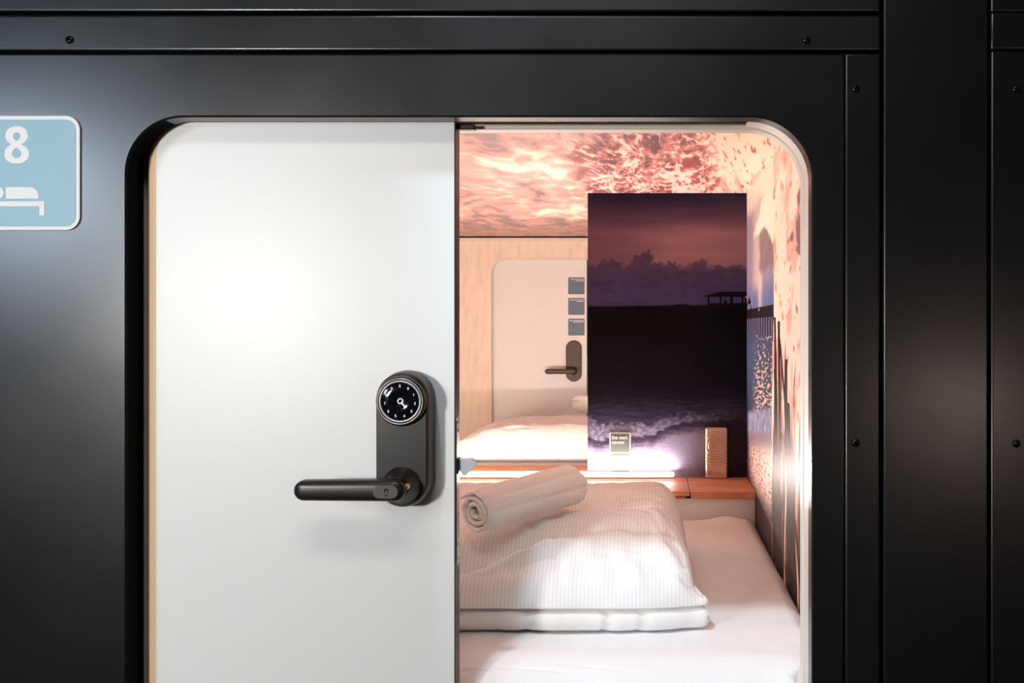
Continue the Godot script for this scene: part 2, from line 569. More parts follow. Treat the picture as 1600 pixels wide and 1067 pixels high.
# ------------------------------------------------------------------ pod
func pod_shell():
	var y0 := EYE - 0.62
	var top := EYE + CEIL
	var z1 := -0.0605
	var cm := mat(Color(1, 1, 1), 0.42)
	cm.albedo_texture = ceiling_print()
	cm.texture_repeat = false
	tag(put("ceiling", panel(Vector3(LEFT, top, BACK), Vector3(SIDE - LEFT, 0, 0), Vector3(0, 0, z1 - BACK), 0.02), cm), "pod ceiling printed with fiery pink sunset clouds", "ceiling", "", "structure")
	var rm := mat(Color(1, 1, 1), 0.43, 0.0, 0.28)
	rm.albedo_texture = side_print()
	rm.texture_repeat = false
	tag(put("wall_right", panel(Vector3(SIDE, y0, BACK), Vector3(0, 0, z1 - BACK), Vector3(0, CEIL + 0.62, 0), 0.015), rm), "pod side wall printed with reeds, glowing sky and sea", "wall", "", "structure")
	var back := base("wall_back")
	tag(back, "end wall of the pod with dusk seascape print", "wall", "", "structure")
	put("backing", box_mesh(Vector3(LEFT, y0, BACK - 0.03), Vector3(SIDE, top, BACK - 0.0085), 0.0005), M.white, back)
	var bm := mat(Color(1, 1, 1), 0.45, 0.0, 0.22)
	bm.albedo_texture = sea_print()
	bm.texture_repeat = false
	put("printed_panel", panel(Vector3(-0.1615, EYE + SHELF - 0.01, BACK), Vector3(SIDE + 0.1615, 0, 0), Vector3(0, CEIL - SHELF + 0.01, 0), 0.008), bm, back)
	tag(put("wall_left", box_mesh(Vector3(LEFT - 0.02, y0, BACK - 0.03), Vector3(LEFT, top, z1), 0.0005), M.white), "plain white side wall at the foot of the pod", "wall", "", "structure")
	tag(put("floor", box_mesh(Vector3(LEFT - 0.02, y0 - 0.03, BACK - 0.03), Vector3(SIDE + 0.015, y0, z1), 0.0005), M.white), "white base board of the pod under the mattress", "floor", "", "structure")
	var m := put("mirror", slab_mesh(LEFT + 0.002, EYE + SHELF + 0.001, -0.1619, top - 0.0001, [0, 0, 0, 0], BACK - 0.006, BACK + 0.001, 0.0002, 1), M.mirror)
	tag(m, "frameless mirror on the pod end wall reflecting door and bedding", "mirror")

func lerp3(a: Vector3, b: Vector3, t: float) -> Vector3:
	return a + (b - a) * clampf(t, 0.0, 1.0)

func ceiling_print() -> ImageTexture:
	var w := 1000; var h := 900
	var n1 := noise(3, 1.0, 5); var n2 := noise(8, 1.0, 4); var n3 := noise(14, 1.0, 4)
	var rid := noise(21, 1.0, 4); rid.fractal_type = FastNoiseLite.FRACTAL_RIDGED
	var mauve := Vector3(140, 116, 120); var salmon := Vector3(208, 156, 148); var cream := Vector3(246, 230, 214)
	var wine := Vector3(120, 82, 86); var red := Vector3(186, 96, 92); var tan := Vector3(172, 138, 124)
	var wid := SIDE - LEFT; var dep := -0.0605 - BACK
	return picture(w, h, func(i: int, j: int) -> Vector3:
		var x := LEFT + wid * (i + 0.5) / w
		var z := -0.0605 - dep * (1.0 - (j + 0.5) / h) if false else BACK + dep * (1.0 - (j + 0.5) / h)
		# soft streaked clouds, drawn out along the pod as they look from the door
		var q := z * 0.22
		var wx := x + 0.05 * n3.get_noise_2d(x * 5.0, q * 5.0)
		var wq := q + 0.02 * n3.get_noise_2d(x * 5.0 + 40.0, q * 5.0)
		var a := 0.5 + 0.75 * n1.get_noise_2d(wx * 6.0, wq * 13.0)
		var b := 0.5 + 0.85 * n2.get_noise_2d(wx * 16.0 + wq * 4.0, wq * 40.0)
		var g := exp(-((x + 0.22) * (x + 0.22) / 0.03 + (z + 0.90) * (z + 0.90) / 0.06))
		var v := 0.50 * a + 0.42 * b + 0.34 * g - 0.12
		var c := lerp3(lerp3(mauve, salmon, smoothstep(0.12, 0.45, v)), cream, smoothstep(0.42, 0.84, v))
		c = lerp3(c, lerp3(tan, salmon, b), 0.6 * smoothstep(-0.62, -0.25, z))
		# foliage-like burning clouds toward the wall
		var r := smoothstep(-0.20, -0.07, x + 0.10 * n2.get_noise_2d(x * 9.0, q * 9.0))
		if r > 0.0:
			var k := rid.get_noise_2d(wx * 13.0 + wq * 9.0, wq * 20.0 - x * 6.0)
			var k2 := rid.get_noise_2d(wx * 34.0 - 3.0, wq * 34.0 + x * 14.0)
			var f := n1.get_noise_2d(x * 62.0 + 9.0, q * 70.0)
			var big := n3.get_noise_2d(x * 9.0 - 7.0, q * 10.0)
			var d := lerp3(wine, red, 0.45 + 1.1 * big + 0.35 * f + 0.4 * smoothstep(0.0, 0.12, x))
			d = lerp3(d, Vector3(212, 136, 128), smoothstep(-0.1, 0.5, k + 0.4 * f))
			d = lerp3(d, cream, smoothstep(0.36, 0.80, k + 0.55 * f + 0.5 * big))
			d = lerp3(d, cream, 0.9 * smoothstep(0.35, 0.70, k2 + 0.7 * big + 0.3 * f))
			c = lerp3(c, d, r)
		# bleached strip with torn red flecks along the wall
		var p := x + 0.10 * (z + 0.9) + 0.045 * n1.get_noise_2d(x * 40.0, q * 30.0)
		var s := smoothstep(0.115, 0.150, p)
		if s > 0.0:
			var fl := n2.get_noise_2d(x * 80.0 + q * 60.0, q * 22.0 - x * 8.0)
			var e := lerp3(Vector3(255, 236, 214), red, smoothstep(0.30, 0.52, fl))
			e = lerp3(e, Vector3(226, 178, 164), 0.8 * smoothstep(0.15, 0.5, n3.get_noise_2d(x * 30.0 + q * 20.0, q * 8.0)))
			c = lerp3(c, e, s)
		return c)

func sea_print() -> ImageTexture:
	var w := 500; var h := 900
	var n1 := noise(41, 1.0, 5); var n2 := noise(42, 1.0, 4); var n3 := noise(43, 1.0, 3)
	return picture(w, h, func(i: int, j: int) -> Vector3:
		var x := 921.0 + 246.0 * (i + 0.5) / w        # laid out in the print's own units
		var y := 302.0 + 450.5 * (j + 0.5) / h
		var c: Vector3
		var hor := 479.0 + 3.0 * n1.get_noise_2d(x * 0.02, 3.0) - 2.0 * smoothstep(1000.0, 1050.0, x)
		if y < hor:
			var t := (y - 302.0) / 178.0
			c = lerp3(Vector3(56, 46, 72), Vector3(120, 86, 100), smoothstep(0.0, 0.22, t))
			c = lerp3(c, Vector3(224, 164, 144), smoothstep(0.16, 0.40, t) * (0.40 + 0.75 * smoothstep(930.0, 1100.0, x)))
			c = lerp3(c, Vector3(112, 104, 146), smoothstep(0.56, 0.92, t))
			c += Vector3(16, 12, 12) * n2.get_noise_2d(x * 0.008, y * 0.05)
			# bank of cumulus
			var lump := 0.0
			for q in [[1012, 402, 12], [1003, 412, 18], [955, 424, 24], [1048, 422, 16], [1096, 414, 11], [1090, 424, 18], [1125, 424, 12], [1165, 430, 14], [935, 430, 20], [1030, 430, 24]]:
				var dx: float = x - q[0]; var dy: float = y - q[1] + 4.0 * n2.get_noise_2d(x * 0.09, y * 0.09) * 2.0
				lump = maxf(lump, 1.0 - sqrt(dx * dx + dy * dy * 1.4) / q[2])
			var bank := smoothstep(412.0, 427.0, y + 14.0 * n1.get_noise_2d(x * 0.022, y * 0.03) + 5.0 * n2.get_noise_2d(x * 0.1, y * 0.1))
			var cl := maxf(smoothstep(-0.06, 0.30, lump) * 0.9, bank) * (1.0 - 0.4 * smoothstep(440.0, 475.0, y))
			c = lerp3(c, Vector3(96, 80, 106) + Vector3(18, 12, 14) * n2.get_noise_2d(x * 0.03, y * 0.06), 0.85 * cl)
		else:
			var t := (y - hor) / 170.0
			c = lerp3(Vector3(26, 20, 26), Vector3(50, 46, 58), smoothstep(0.05, 0.6, t))
			c = lerp3(c, Vector3(92, 90, 118), smoothstep(0.55, 1.0, t) * (0.5 + 0.6 * n1.get_noise_2d(x * 0.02, y * 0.16)))
			c += Vector3(20, 19, 24) * n2.get_noise_2d(x * 0.035, y * 0.28) * smoothstep(0.1, 0.6, t)
			# breaking wave and wet sand
			var crest := 664.0 - 14.0 * smoothstep(1010.0, 1080.0, x) - 4.0 * smoothstep(1080.0, 1160.0, x) + 4.0 * n3.get_noise_2d(x * 0.03, 0.0) - 9.0 * smoothstep(945.0, 921.0, x)
			var foot := crest + 21.0 - 11.0 * smoothstep(960.0, 1080.0, x) + 3.0 * n2.get_noise_2d(x * 0.06, 5.0) + 8.0 * smoothstep(960.0, 925.0, x)
			var foam := smoothstep(crest - 5.0, crest + 3.0, y + 11.0 * n1.get_noise_2d(x * 0.07, y * 0.09)) 
			var sand := smoothstep(foot - 2.0, foot + 2.0, y + 4.0 * n1.get_noise_2d(x * 0.05, y * 0.2))
			c = lerp3(c, Vector3(154, 154, 184) * (0.82 + 0.34 * n1.get_noise_2d(x * 0.11, y * 0.13)) * (1.0 - 0.5 * smoothstep(1060.0, 1150.0, x)), foam)
			var g := lerp3(Vector3(60, 52, 72), Vector3(136, 133, 160), smoothstep(foot + 2.0, foot + 22.0, y + 6.0 * n2.get_noise_2d(x * 0.03, y * 0.12)))
			g = lerp3(g, Vector3(46, 34, 44), smoothstep(1070.0, 1140.0, x))
			c = lerp3(c, g + Vector3(14, 14, 16) * n2.get_noise_2d(x * 0.15, y * 0.3), sand)
		# pavilion on its pier
		var dark := Vector3(16, 12, 14)
		var roof := 456.0 + 6.0 * (1.0 - smoothstep(1101.0, 1128.0, x))
		if x > 1101.0 and y > roof and y < 464.0: c = dark
		if x > 1106.0 and y > 474.0 and y < 489.0: c = dark
		if y > 462.0 and y < 476.0 and (absf(x - 1108.0) < 1.6 or absf(x - 1126.0) < 1.4 or absf(x - 1143.0) < 2.2 or absf(x - 1160.0) < 1.6 or x > 1164.0): c = dark
		if y > 470.0 and absf(x - 1134.0) < 2.5: c = dark if y < 476.0 else c
		if x > 1105.0 and y >= 489.0 and y < 509.0:
			var leg := fposmod(x - 1106.0, 18.0)
			if leg < 2.6 or absf(absf(leg - 9.0) - (509.0 - y) * 0.45) < 1.2 or y < 491.0: c = dark * 0.9
		var l := Vector2(x - 1166.0, y - 464.5).length()
		c = c * lerpf(lerpf(0.84, 0.60, smoothstep(470.0, 485.0, y)), 0.95, smoothstep(600.0, 690.0, y))
		c *= Vector3(0.72, 0.73, 0.86).lerp(Vector3(1.0, 1.0, 1.0), smoothstep(610.0, 680.0, y)) * lerpf(1.12, 0.80, smoothstep(476.0, 486.0, y) * smoothstep(640.0, 600.0, y))
		c = lerp3(Vector3(255, 170, 90), c, smoothstep(0.8, 2.2, l))
		return c)

func side_print() -> ImageTexture:
	var w := 1100; var h := 955
	var n1 := noise(51, 1.0, 5); var n2 := noise(52, 1.0, 4); var n3 := noise(53, 1.0, 3)
	var lav := Vector3(176, 168, 190); var blue := Vector3(108, 118, 166); var cream := Vector3(255, 242, 226)
	var dark := Vector3(38, 20, 18); var red := Vector3(198, 78, 70)
	var run := BACK + 0.0605
	return picture(w, h, func(i: int, j: int) -> Vector3:
		var s := 0.0605 - run * (1.0 - (i + 0.5) / w)          # metres behind the facade
		var y := CEIL - (CEIL + 0.62) * (j + 0.5) / h
		var c: Vector3
		var creamy := Vector3(255, 240, 222)
		var edge := 0.672 + 0.012 * n1.get_noise_2d(y * 22.0, 2.0) + 0.03 * smoothstep(0.02, -0.1, y)
		var b := n1.get_noise_2d(s * 2.6, y * 9.0 + s * 4.0)
		if s > edge:
			if y > 0.045:
				var wob := 0.014 * n1.get_noise_2d(s * 14.0, y * 40.0)
				c = lerp3(blue, Vector3(160, 150, 172), smoothstep(0.05, 0.12, y))
				c = lerp3(c, Vector3(206, 188, 186), smoothstep(0.10, -0.02, absf(s - 0.965 + wob * 3.0) - 0.02) * smoothstep(0.07, 0.11, y + wob))
				c = lerp3(c, Vector3(232, 208, 196), smoothstep(0.075, 0.0, absf(s - 0.90) + 0.3 * absf(y - 0.095 + wob)) * 0.8)
				c = lerp3(c, Vector3(148, 130, 132) + Vector3(26, 22, 20) * b, smoothstep(0.11, 0.13, y + wob) * smoothstep(0.925, 0.885, s + wob * 2.0))
				c = lerp3(c, cream, smoothstep(0.200, 0.214, y + wob + 0.05 * smoothstep(0.80, 0.66, s)) * smoothstep(0.02, -0.02, s - lerpf(1.02, 0.84, clampf((y - 0.21) / 0.07, 0.0, 1.0)) + wob * 4.0))
				c = lerp3(c, Vector3(250, 226, 210), smoothstep(0.25, 0.30, y + wob + 0.02 * b))
			elif y > 0.022:
				c = Vector3(34, 28, 32)
			elif y > -0.016:
				c = lerp3(Vector3(100, 98, 126), Vector3(30, 24, 28), smoothstep(0.15, 0.5, sin(s * 150.0)))
			else:
				var crest := -0.214 + (1.177 - s) * 0.11 + 0.006 * n2.get_noise_2d(s * 40.0, 1.0)
				c = lerp3(Vector3(70, 82, 112), Vector3(58, 64, 88), smoothstep(-0.05, -0.2, y))
				c += Vector3(22, 22, 26) * n1.get_noise_2d(s * 22.0 + y * 30.0, y * 130.0)
				var sp := n2.get_noise_2d(s * 17.0 + y * 40.0, y * 105.0)
				c = lerp3(c, Vector3(216, 178, 160), smoothstep(0.06, 0.40, sp + 0.30 * smoothstep(-0.02, -0.16, y) - 0.1) * smoothstep(1.08, 0.93, s))
				if y < crest + 0.02:
					var foam := Vector3(150, 152, 182) * (0.9 + 0.35 * n1.get_noise_2d(s * 24.0, y * 24.0))
					c = lerp3(c, foam, smoothstep(crest + 0.012, crest - 0.004, y))
					var sand := lerp3(Vector3(128, 112, 128), Vector3(226, 190, 174), smoothstep(crest - 0.055, crest - 0.10, y) * smoothstep(1.16, 1.02, s))
					sand = lerp3(sand, Vector3(70, 56, 66), smoothstep(-0.33, -0.40, y))
					sand = lerp3(sand, Vector3(52, 38, 42), smoothstep(0.22, 0.34, n2.get_noise_2d(s * 26.0, y * 110.0)) * smoothstep(-0.24, -0.29, y))
					c = lerp3(c, sand, smoothstep(crest - 0.040, crest - 0.050, y))
			# small roof and lamps of the pier
			if s > 1.075 and y < 0.075 - absf(s - 1.12) * 0.35 and y > 0.058: c = Vector3(28, 22, 26)
			if (absf(s - 1.085) < 0.008 or s > 1.165) and y < 0.06 and y > 0.02: c = Vector3(28, 22, 26)
			for q in [Vector2(1.065, 0.058), Vector2(0.918, 0.040)]:
				c = lerp3(Vector3(255, 214, 160), c, smoothstep(0.4, 1.0, Vector2((s - q.x) / 0.010, (y - q.y) / 0.005).length()))
		else:
			c = creamy
			var pk := n1.get_noise_2d(s * 5.0 + y * 3.0, y * 7.0)
			c = lerp3(c, Vector3(240, 186, 174), 0.9 * smoothstep(0.08, 0.42, pk + 0.10 * smoothstep(0.05, 0.2, y)))
			c = lerp3(c, Vector3(206, 96, 86), 0.8 * smoothstep(0.36, 0.6, n2.get_noise_2d(s * 16.0, y * 18.0)))
			var m := n2.get_noise_2d(s * 5.0 + 5.0, y * 9.0 + 3.0) + 0.5 * smoothstep(0.42, 0.34, s) - 0.32
			c = lerp3(c, Vector3(150, 118, 122), smoothstep(0.10, 0.26, m) * smoothstep(-0.05, 0.0, y))
			# reeds: thin stalks that thicken into a dark bed of grass
			var lean := s + 0.035 * n3.get_noise_2d(s * 5.0, y * 3.0)
			var st := n1.get_noise_2d(lean * 17.0, y * 0.9) + 1.0 * n2.get_noise_2d(lean * 44.0, y * 1.5)
			var cover := lerpf(-1.6, -0.30, smoothstep(0.05, -0.08, y)) + 0.14 * smoothstep(-0.10, -0.26, y) + 0.20 * smoothstep(-0.24, -0.36, y) + 0.12 * smoothstep(0.40, 0.62, s)
			var d := cover - st
			c = lerp3(c, red, smoothstep(-0.22, -0.04, d) * smoothstep(0.03, -0.03, y))
			c = lerp3(c, dark, smoothstep(-0.01, 0.07, d))
			for q in [[0.655, 0.02, 0.10, 0.026], [0.600, 0.012, 0.05, 0.030], [0.590, -0.02, 0.62, 0.022], [0.500, -0.055, -0.12, 0.022], [0.485, -0.130, 0.25, 0.040], [0.66, -0.08, 0.2, 0.022], [0.565, -0.19, -0.35, 0.024]]:
				var mid: float = q[0] + q[2] * (y - q[1])
				if y < q[1]:
					c = lerp3(dark, c, smoothstep(q[3] * 0.35, q[3] * 0.6, absf(s - mid)))
		return c)

# ------------------------------------------------------------------ door with its lock
func door():
	var d := base("door_1")
	tag(d, "white sliding pod door half closed, with black keypad lock", "door", "", "structure")
	var x0 := -0.6258; var x1 := -0.2441; var top := EYE + 0.2548; var zf := -0.030; var zb := -0.0565
	var leaf := put("leaf", slab_mesh(x0 + 0.0125, EYE - 0.56, x1 - 0.001, top, [0.044, 0.0, 0.0, 0.0], zb, zf, 0.0002, 12), M.leaf, d)
	var es := start()
	es.set_smooth_group(1)
	var outl := rrect(x0, EYE - 0.56, x1 - 0.001, top, [0.050, 0.0, 0.0, 0.0], 12)
	var inl := rrect(x0 + 0.0127, EYE - 0.56, x1 - 0.001, top, [0.044, 0.0, 0.0, 0.0], 12)
	for k in 13:
		for i in 7:
			var ring := []
			for j in [i, i + 1]:
				for n in [k, k + 1]:
					if j == 0: ring.append(Vector3(outl[n].x, outl[n].y, zb))
					else:
						var a: float = PI / 2 * (j - 1) / 6.0
						var v := outl[n].lerp(inl[n], 1.0 - cos(a))
						ring.append(Vector3(v.x, v.y, zf - 0.006 + 0.006 * sin(a)))
			quad(es, ring[0], ring[1], ring[3], ring[2])
	put("rounded_edge", done(es), M.beige, d)
	var band := put("edge_band", box_mesh(Vector3(x1 - 0.0012, EYE - 0.56, zb + 0.0005), Vector3(x1, top - 0.001, zf - 0.001), 0.0003), M.edge, d)
	# roller hanger in the slot at the top of the leaf
	var shade_sleeve := start()  # added black sleeve, darkens the left reveal as shade would
	var s0 := opening(-0.0006); var s1 := opening(0.0006)
	for k in range(3, 16):
		quad(shade_sleeve, Vector3(s0[k].x, s0[k].y, -0.0252), Vector3(s0[k + 1].x, s0[k + 1].y, -0.0252), Vector3(s0[k + 1].x, s0[k + 1].y, -0.0022), Vector3(s0[k].x, s0[k].y, -0.0022))
		quad(shade_sleeve, Vector3(s0[k].x, s0[k].y, -0.0022), Vector3(s0[k + 1].x, s0[k + 1].y, -0.0022), Vector3(s1[k + 1].x, s1[k + 1].y, -0.0022), Vector3(s1[k].x, s1[k].y, -0.0022))
	put("reveal_shade", done(shade_sleeve), M.gap, get_node("trim_1"))
	put("hanger", box_mesh(Vector3(x1 + 0.0002, EYE + 0.2470, -0.052), Vector3(x1 + 0.022, EYE + 0.2535, -0.040), 0.001), M.dark_steel, d)
	# mortise plate let into the edge
	var fp := start()
	var zc := -0.0435
	loft(fp, [turned(rrect(-0.0085, -0.090, 0.0085, 0.097, [0.0085, 0.0085, 0.0085, 0.0085], 8), x1 - 0.0002, EYE - 0.206, zc), turned(rrect(-0.0082, -0.0897, 0.0082, 0.0967, [0.0082, 0.0082, 0.0082, 0.0082], 8), x1 + 0.0010, EYE - 0.206, zc)])
	var plate := put("faceplate", done(fp), M.steel, d)
	for y in [EYE - 0.118, EYE - 0.128, EYE - 0.232, EYE - 0.270, EYE - 0.288]:
		var s := put("screw", screw_mesh, M.steel, plate, Vector3(x1 + 0.0004, y, zc))
		s.rotation.y = PI / 2
		s.scale = Vector3.ONE * 0.62
	put("bolt_case", box_mesh(Vector3(x1 - 0.001, EYE - 0.1815, zc - 0.008), Vector3(x1 + 0.0030, EYE - 0.1625, zc + 0.008), 0.0008), M.black, d)
	# hook bolt, a bevelled tongue of steel standing out of the edge
	var hook := PackedVector2Array()
	for v in [Vector2(1019 - 302, 735), Vector2(718, 735), Vector2(722, 742), Vector2(727, 743.5), Vector2(743.5, 727), Vector2(744, 723.5), Vector2(736.5, 716.5), Vector2(717, 717.5)]:
		hook.append(Vector2((v.x - 1020.0) / PPM * 1.036, EYE + (512.0 - v.y) / PPM * 1.036))
	var hs := start()
	var hin := PackedVector2Array()
	var hc := Vector2.ZERO
	for v in hook: hc += v
	hc /= hook.size()
	for v in hook: hin.append(v + (hc - v).normalized() * 0.0006)
	loft(hs, [flat_ring(hin, -0.0460), flat_ring(hook, -0.0455), flat_ring(hook, -0.0405), flat_ring(hin, -0.0400)], true, true, false)
	put("hook_bolt", done(hs), M.bolt, d)

	# lock outside: stadium case, keypad, lever
	var cx := -0.3018
	var ct := EYE - 0.0862; var cb := EYE - 0.1842
	var lock := put("lock_case", stadium(cx, cb, ct, [[0.0335, zf - 0.0006], [0.0340, zf + 0.003], [0.0338, zf + 0.012], [0.0328, zf + 0.020], [0.0318, zf + 0.026], [0.0308, zf + 0.0285], [0.0292, zf + 0.0300]]), M.black, d)
	tag(lock, "black pill-shaped lock case with round keypad")
	var kz := zf + 0.0295
	var kp := Vector3(cx, ct - 0.0018, kz)
	put("keypad_collar", lathe([Vector2(0.0302, -0.0005), Vector2(0.0300, 0.004), Vector2(0.0288, 0.0075), Vector2(0.0278, 0.0085), Vector2(0.0270, 0.0088), Vector2(0.0262, 0.0080), Vector2(0.0255, 0.0070), Vector2(0.0250, 0.0020), Vector2(0.0, 0.0020)], 64), M.black, lock, kp)
	put("keypad_bezel", lathe([Vector2(0.0278, 0.0080), Vector2(0.0274, 0.0092), Vector2(0.0268, 0.0094), Vector2(0.0263, 0.0084)], 64), M.brass, lock, kp)
	put("keypad_ring", lathe([Vector2(0.0252, 0.0070), Vector2(0.0248, 0.0090), Vector2(0.0238, 0.0092), Vector2(0.0229, 0.0082), Vector2(0.0229, 0.0070)], 64), M.ring, lock, kp)
	var face := put("keypad_face", lathe([Vector2(0.0230, 0.0072), Vector2(0.0230, 0.0080), Vector2(0.0225, 0.0084), Vector2(0.0066, 0.0084), Vector2(0.0062, 0.0082), Vector2(0.0050, 0.0062), Vector2(0.0030, 0.0052), Vector2(0.0, 0.0048)], 64), M.black_gloss, lock, kp)
	var keys := ["X", "0", "1", "2", "3", "4", "5", "6", "7", "8", "9"]
	for k in 11:
		var a := PI / 2 - TAU * k / 11.0
		put("digit", text(keys[k], 0.0031, 0.0002), M.ink, lock, kp + Vector3(cos(a) * 0.0182, sin(a) * 0.0182, 0.0085))
	var em := start()
	ring_of(em, Vector3(0, 0, 0), 0.0022, 0.0036, 0.0006, 24, 0.0, TAU)
	put("emblem", done(em), M.ink, lock, kp + Vector3(0, 0.0002, 0.0062))
	var em2 := start()
	for v in [[Vector3(0.0016, -0.0030, 0), Vector3(0.0052, -0.0066, 0), Vector3(0.0058, -0.0045, 0), Vector3(0.0036, -0.0022, 0)]]:
		quad(em2, v[0], v[1], v[2], v[3])
	put("emblem", done(em2), M.ink, lock, kp + Vector3(0, 0.0002, 0.0086))
	# neck and lever
	var ly := EYE - 0.1905
	var lz := zf + 0.054
	put("neck", neck_mesh(cx, ly, zf + 0.029, zf + 0.047), M.black, lock)
	var lever := put("lever_handle", lever_mesh(cx - 0.1185, cx + 0.0125, ly, lz), M.black, d)
	tag(lever, "black rounded lever handle")
	var btn := slab_mesh(-0.0150, -0.0080, 0.0150, 0.0080, [0.008, 0.008, 0.008, 0.008], 0.0, 0.0016, 0.0007, 8)
	var bz := lz + 0.0118
	put("button", btn, mat(rgb8(74, 70, 68), 0.4, 0.3), lever, Vector3(cx - 0.0090, ly - 0.0005, bz - 0.0004))
	em = start()
	ring_of(em, Vector3(0, 0, 0), 0.0013, 0.0024, 0.0003, 20, 0.6, TAU - 0.6)
	quad(em, Vector3(-0.0024, -0.0052, 0.0002), Vector3(0.0, -0.0063, 0.0002), Vector3(0.0, -0.0055, 0.0002), Vector3(-0.0024, -0.0044, 0.0002))
	quad(em, Vector3(0.0, -0.0063, 0.0002), Vector3(0.0024, -0.0052, 0.0002), Vector3(0.0024, -0.0044, 0.0002), Vector3(0.0, -0.0055, 0.0002))
	put("emblem", done(em), M.gap, lever, Vector3(cx - 0.0080, ly + 0.0012, bz + 0.00125))
	put("gold_glint", lathe([Vector2(0.0034, -0.004), Vector2(0.0034, 0.0004), Vector2(0.0028, 0.001), Vector2(0.0, 0.001)], 20), M.brass, lever, Vector3(cx + 0.0130, ly + 0.0035, lz - 0.002)).rotation.y = 1.0  # brass disc standing in for a gold reflection beside the button
	# inside: plate and lever
	var ip := put("inner_plate", flip_z(stadium(-(-0.2930), EYE - 0.1705, EYE - 0.0765, [[0.0290, 0.0], [0.0290, 0.006], [0.0280, 0.009], [0.0262, 0.0105]])), M.bronze, d, Vector3(0, 0, zb + 0.0004))
	tag(ip, "dark bronze pill-shaped plate inside the door")
	var il := put("inner_lever", flip_z(lever_mesh(0.2930 - 0.0125, 0.2930 + 0.102, 0.0, 0.048, 0.0095)), M.bronze, d, Vector3(0, EYE - 0.1600, zb))
	var nk := put("inner_neck", flip_z(lathe([Vector2(0.016, 0.009), Vector2(0.0125, 0.013), Vector2(0.0105, 0.018), Vector2(0.0105, 0.046)], 32)), M.bronze, d, Vector3(-0.2930, EYE - 0.1600, zb))

# half turn about the vertical axis, for what is built on the far side
func flip_z(m: ArrayMesh) -> ArrayMesh:
	var st := SurfaceTool.new()
	st.begin(Mesh.PRIMITIVE_TRIANGLES)
	st.append_from(m, 0, Transform3D(Basis(Vector3.UP, PI), Vector3.ZERO))
	return st.commit()

func turned(p: PackedVector2Array, x: float, y: float, z: float) -> PackedVector3Array:
	var q := PackedVector3Array()
	for v in p: q.append(Vector3(x, y + v.y, z - v.x))
	return q

func stadium(cx: float, yb: float, yt: float, steps: Array) -> ArrayMesh:
	var st := start()
	var rings := []
	for s in steps:
		var r: float = s[0]
		rings.append(flat_ring(rrect(cx - r, yb - r, cx + r, yt + r, [r, r, r, r], 14), s[1]))
	loft(st, rings)
	return done(st)

func ring_of(st: SurfaceTool, c: Vector3, r0: float, r1: float, h: float, n: int, from: float, to: float):
	for k in n:
		var p := lerpf(from, to, float(k) / n) - PI / 2
		var q := lerpf(from, to, float(k + 1) / n) - PI / 2
		var a := Vector3(cos(p), sin(p), 0); var b := Vector3(cos(q), sin(q), 0)
		var u := Vector3(0, 0, h)
		quad(st, c + a * r0 + u, c + a * r1 + u, c + b * r1 + u, c + b * r0 + u)
		quad(st, c + a * r1, c + b * r1, c + b * r1 + u, c + a * r1 + u)
		quad(st, c + b * r0, c + a * r0, c + a * r0 + u, c + b * r0 + u)

func neck_mesh(cx: float, y: float, z0: float, z1: float) -> ArrayMesh:
	var st := start()
	var rings := []
	for i in 9:
		var t := i / 8.0
		var r := lerpf(0.0245, 0.0130, pow(t, 0.8))
		var q := PackedVector3Array()
		for k in 40:
			var a := TAU * k / 40
			q.append(Vector3(cx + cos(a) * r, y + 0.0005 + sin(a) * r * 0.98, lerpf(z0, z1, t)))
		rings.append(q)
	loft(st, rings)
	return done(st)

# lever: rounded bar swept along x, with round ends
func lever_mesh(xa: float, xb: float, y: float, z: float, half := 0.0128) -> ArrayMesh:
	var st := start()
	st.set_smooth_group(0)
	var rings := []
	var n := 36
	for i in n + 1:
		var t := float(i) / n
		var x := lerpf(xa, xb, 0.5 - 0.5 * cos(PI * t))
		var da := (x - xa) / 0.012; var db := (xb - x) / 0.012
		var e := sqrt(maxf(0.0, 1.0 - pow(1.0 - minf(da, 1.0), 2.0))) * sqrt(maxf(0.0, 1.0 - pow(1.0 - minf(db, 1.0), 2.0)))
		e = maxf(e, 0.02)
		var hh := lerpf(half * 0.92, half * 1.04, t) * e
		var dd := 0.0118 * (half / 0.0128) * (0.25 + 0.75 * e)
		var q := PackedVector3Array()
		for k in 32:
			var a := TAU * k / 32
			var ca := cos(a); var sa := sin(a)
			q.append(Vector3(x, y + signf(sa) * pow(absf(sa), 0.62) * hh, z + signf(ca) * pow(absf(ca), 0.62) * dd))
		rings.append(q)
	loft(st, rings)
	return done(st)

